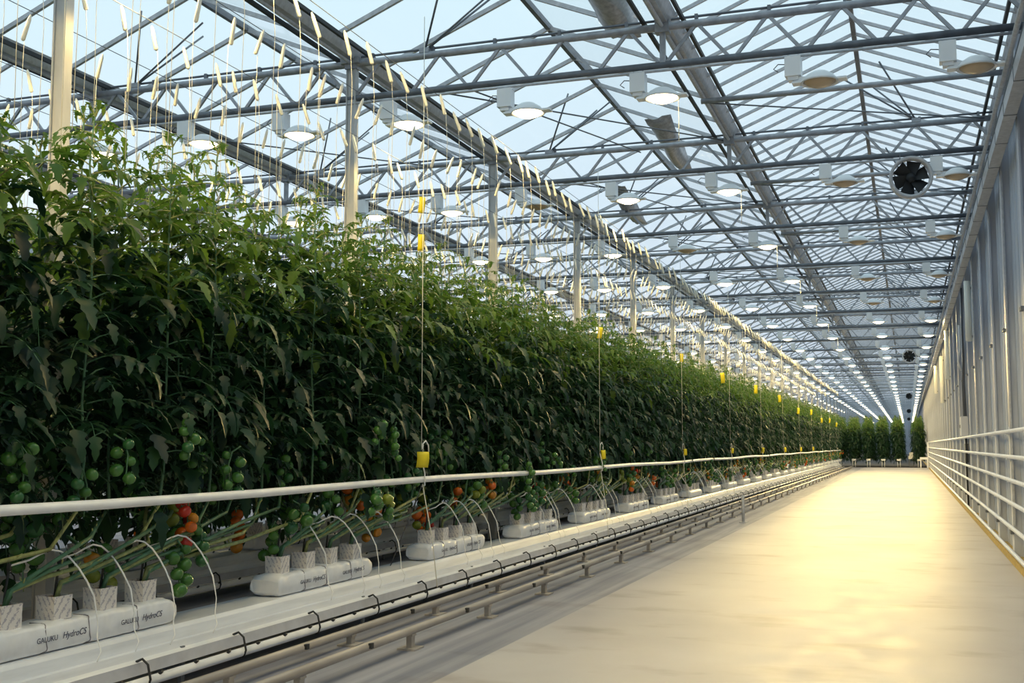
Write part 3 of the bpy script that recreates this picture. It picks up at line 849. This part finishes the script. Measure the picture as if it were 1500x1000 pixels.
# ------------------------------------------------------------------ grow pipe, hangers, cards
e = empty('grow_pipe', (-3.6, 0, 0)); tag(e, 'white horizontal grow pipe running in front of the plant stems', 'pipe')
pts = [(0, .5+i*1.35, .978+.008*math.sin(i*1.3)) for i in range(50)]
MB().tube(pts, .0245, 12).build('pipe', M['white_paint'], e)
HY = [2.78+5.5*i for i in range(12)]
for i, y in enumerate(HY):
    e = empty('hanger_wire', (-3.6, y, 0)); lab = 'white hanger wire carrying the grow pipe, %s from the left' % nth(i)
    tag(e, lab, 'hanger wire', 'hanger wires of the front gutter')
    MB().tube([(0, 0, 4.7), (0, 0, 1.13)], .0035, 5).build('wire', M['twine'], e)
    MB().tube([(0, 0, 1.18), (.0, .02, 1.26), (.01, .06, 1.285), (.01, .11, 1.25), (.01, .12, 1.20)], .006, 6).build('hook', M['pvc'], e)
    MB().tube([(0, 0, 1.15), (.03, 0, 1.03), (.03, .0, .94), (0, .01, .93)], .006, 6).build('clasp', M['pvc'], e)
    MB().tube([(.01, .0, .95), (.03, .16, .5), (.04, .24, .13)], .004, 5).build('front_stay', M['twine'], e)
    MB().tube([(.01, .0, .95), (-.25, -.02, .31)], .004, 5).build('back_stay', M['cable'], e)
def card(p, lab, s=1., w=.075, h=.12):
    e = empty('sticky_card', p); tag(e, lab, 'sticky card', 'yellow sticky cards')
    m = MB(); n = 5
    for j in range(n+1):
        for i in (0, 1): m.v.append((.012*math.sin(j*.8), (i-.5)*w, -h*j/n))
    for j in range(n): m.face([2*j, 2*j+1, 2*j+3, 2*j+2], 0, True)
    o = m.build('card', M['yellow_card'], e); so = o.modifiers.new('t', 'SOLIDIFY'); so.thickness = .002
    MB().tube([(0, 0, 0), (0, 0, .05)], .003, 5).build('clip', M['pvc'], e)
    e.rotation_euler = (R.uniform(-.15, .15), R.uniform(-.1, .1), -1.05+R.uniform(-.25, .25)); e.scale = (s, s, s)
card((-3.54, 8.17, 1.20), 'yellow sticky card clipped above the white pipe, nearest one', 1.15, .085, .105)
for i, y in enumerate(HY[2:9]):
    card((-3.56, y, 1.19), 'small yellow sticky card above the white pipe, %s behind the nearest one' % nth(i), .9 if i < 3 else 1.2, .06)
for i, (y, z, x) in enumerate(((8.93, 3.05, -3.9), (8.95, 3.38, -3.9), (13.86, 2.72, -3.6), (19.3, 2.80, -3.6), (23.1, 2.7, -3.5), (28.5, 2.72, -3.5), (33.9, 2.7, -3.5), (39.4, 2.5, -3.45), (44.8, 2.6, -3.45), (50.2, 2.4, -3.45), (55.6, 2.5, -3.45), (61., 2.4, -3.45))):
    card((x, y, z), 'yellow sticky card hanging at the top of the plants, %s from the left' % nth(i), 1.0 if i < 4 else 1.5, .055, .14)

# ------------------------------------------------------------------ string spools on the crop wires
WIRES = [(-3.63, 1, 'front'), (-4.22, -1, 'second'), (-4.85, 1, 'third'), (-5.5, -1, 'fourth'), (-6.45, 1, 'fifth'), (-7.1, -1, 'sixth')]
for x, s, nm in WIRES:
    o = MB().tube([(x, -2, 4.16), (x, 67, 4.16)], .003, 5).build('crop_wire', M['galv_dull']); tag(o, 'thin steel crop wire under the trusses, %s from the path' % nm, 'wire', 'crop wires')
sp = MB().tube([(0, 0, .0), (0, 0, -.02)], .003, 5)
sp = MB().tube([(0, 0, -.0), (0, 0, -.03), (0, 0, -.175), (0, 0, -.185)], [.006, .013, .015, .008], 7).mesh('string_spool', M['spool'])
strs = []
for sgn in (-1, 1):
    for q in range(2):
        ln = 1.05+.22*q; dx = sgn*.055
        strs.append(MB().tube([(dx*.9, .004, -.175), (dx*1.1, .01, -.4), (dx*.8, .0, -ln-.2)], .0021, 3).mesh('string', M['twine']))
allsp = []
for x, s, nm in WIRES:
    y = 4.2+R.uniform(0, .3); k = 0
    while y < 66:
        allsp.append((x, s, nm, y, k)); y += R.uniform(.27, .40); k += 1
allsp.sort(key=lambda t: t[3]+(abs(t[0])-3.6)*.3)
rest = MB()
for n, (x, s, nm, y, k) in enumerate(allsp):
    z = 4.15+R.uniform(-.05, .03); tilt = s*(.27+R.uniform(-.10, .10))
    if n < 300:
        e = empty('string_spool', (x+R.uniform(-.03, .03), y, z)); tag(e, 'white string spool hanging tilted on the %s crop wire, %s from the left' % (nm, nth(k)), 'string spool', 'string spools on the crop wires')
        b = link('spool', sp, e); b.rotation_euler = (R.uniform(-.12, .12), -tilt, 0)
        link('string', strs[(2 if s > 0 else 0)+R.randrange(2)], e)
    else:
        p0 = Vector((x, y, z)); p1 = p0+Vector((math.sin(tilt)*.18, R.uniform(-.02, .02), -.175))
        rest.tube([p0, p1], .013, 4)
        if y < 45 and R.random() < .6: rest.tube([p1, (p1.x, p1.y, 2.7)], .0022, 3)
o = rest.build('string_spools', M['spool']); tag(o, 'distant white string spools massed along the crop wires', 'string spool', None, 'stuff')

# ------------------------------------------------------------------ far end furniture
e = empty('steel_bench', (.78, 67.8, 0)); tag(e, 'small white bench at the end of the wall pipes', 'bench')
MB().box((0, 0, .53), (.42, .5, .12)).build('top', M['white_paint'], e)
for sx in (-.17, .17):
    for sy in (-.2, .2): MB().box((sx, sy, .235), (.05, .05, .47)).build('leg', M['white_paint'], e)
e = empty('spray_trolley', (.12, 70.5, 0)); tag(e, 'pale trolley standing between two plant rows beyond the path', 'trolley')
MB().box((0, 0, .55), (.3, .5, .18)).build('body', M['white_paint'], e); MB().box((0, 0, .75), (.2, .3, .2)).build('tank', M['white_paint'], e)
for sx in (-.12, .12): MB().box((sx, -.1, .23), (.04, .1, .46)).build('leg', M['cable'], e)

# ------------------------------------------------------------------ sky
w = bpy.data.worlds.new('sky'); bpy.context.scene.world = w; w.use_nodes = True; nt = w.node_tree
bg = nt.nodes['Background']; tc = nt.nodes.new('ShaderNodeTexCoord'); sx = nt.nodes.new('ShaderNodeSeparateXYZ'); rp = nt.nodes.new('ShaderNodeValToRGB')
el = rp.color_ramp.elements; el[0].position = 0; el[0].color = (.74, .79, .92, 1); el[1].position = .45; el[1].color = (.61, .79, .87, 1)
nt.links.new(tc.outputs['Generated'], sx.inputs[0]); nt.links.new(sx.outputs['Z'], rp.inputs[0]); nt.links.new(rp.outputs[0], bg.inputs[0])
bg.inputs[1].default_value = 1.13

# ------------------------------------------------------------------ camera
f = 1680.; Yv = Vector((581, -152, f)).normalized(); p = math.atan(152/f); Zv = Vector((0, math.cos(p), math.sin(p))); Xv = Yv.cross(Zv)
if Xv.x < 0: Xv = -Xv
rows = (Xv, Yv, Zv)     # world axes in camera (right, up, forward)
right = Vector([r.x for r in rows]); up = Vector([r.y for r in rows]); fwd = Vector([r.z for r in rows])
m = Matrix((right, up, -fwd)).transposed().to_4x4(); m.translation = (0, 0, 1.25)
cd = bpy.data.cameras.new('camera'); cam = bpy.data.objects.new('camera', cd); C.objects.link(cam); cam.matrix_world = m
cd.sensor_width = 36; cd.lens = f*36/1500; cd.clip_start = .05; cd.clip_end = 600
sc = bpy.context.scene; sc.camera = cam
sc.view_settings.view_transform = 'Standard'; sc.view_settings.look = 'None'; sc.view_settings.gamma = 1; sc.view_settings.exposure = .14
sc.cycles.use_denoising = True; sc.cycles.max_bounces = 8; sc.cycles.transparent_max_bounces = 16; sc.cycles.sample_clamp_indirect = 6; sc.cycles.use_light_tree = True
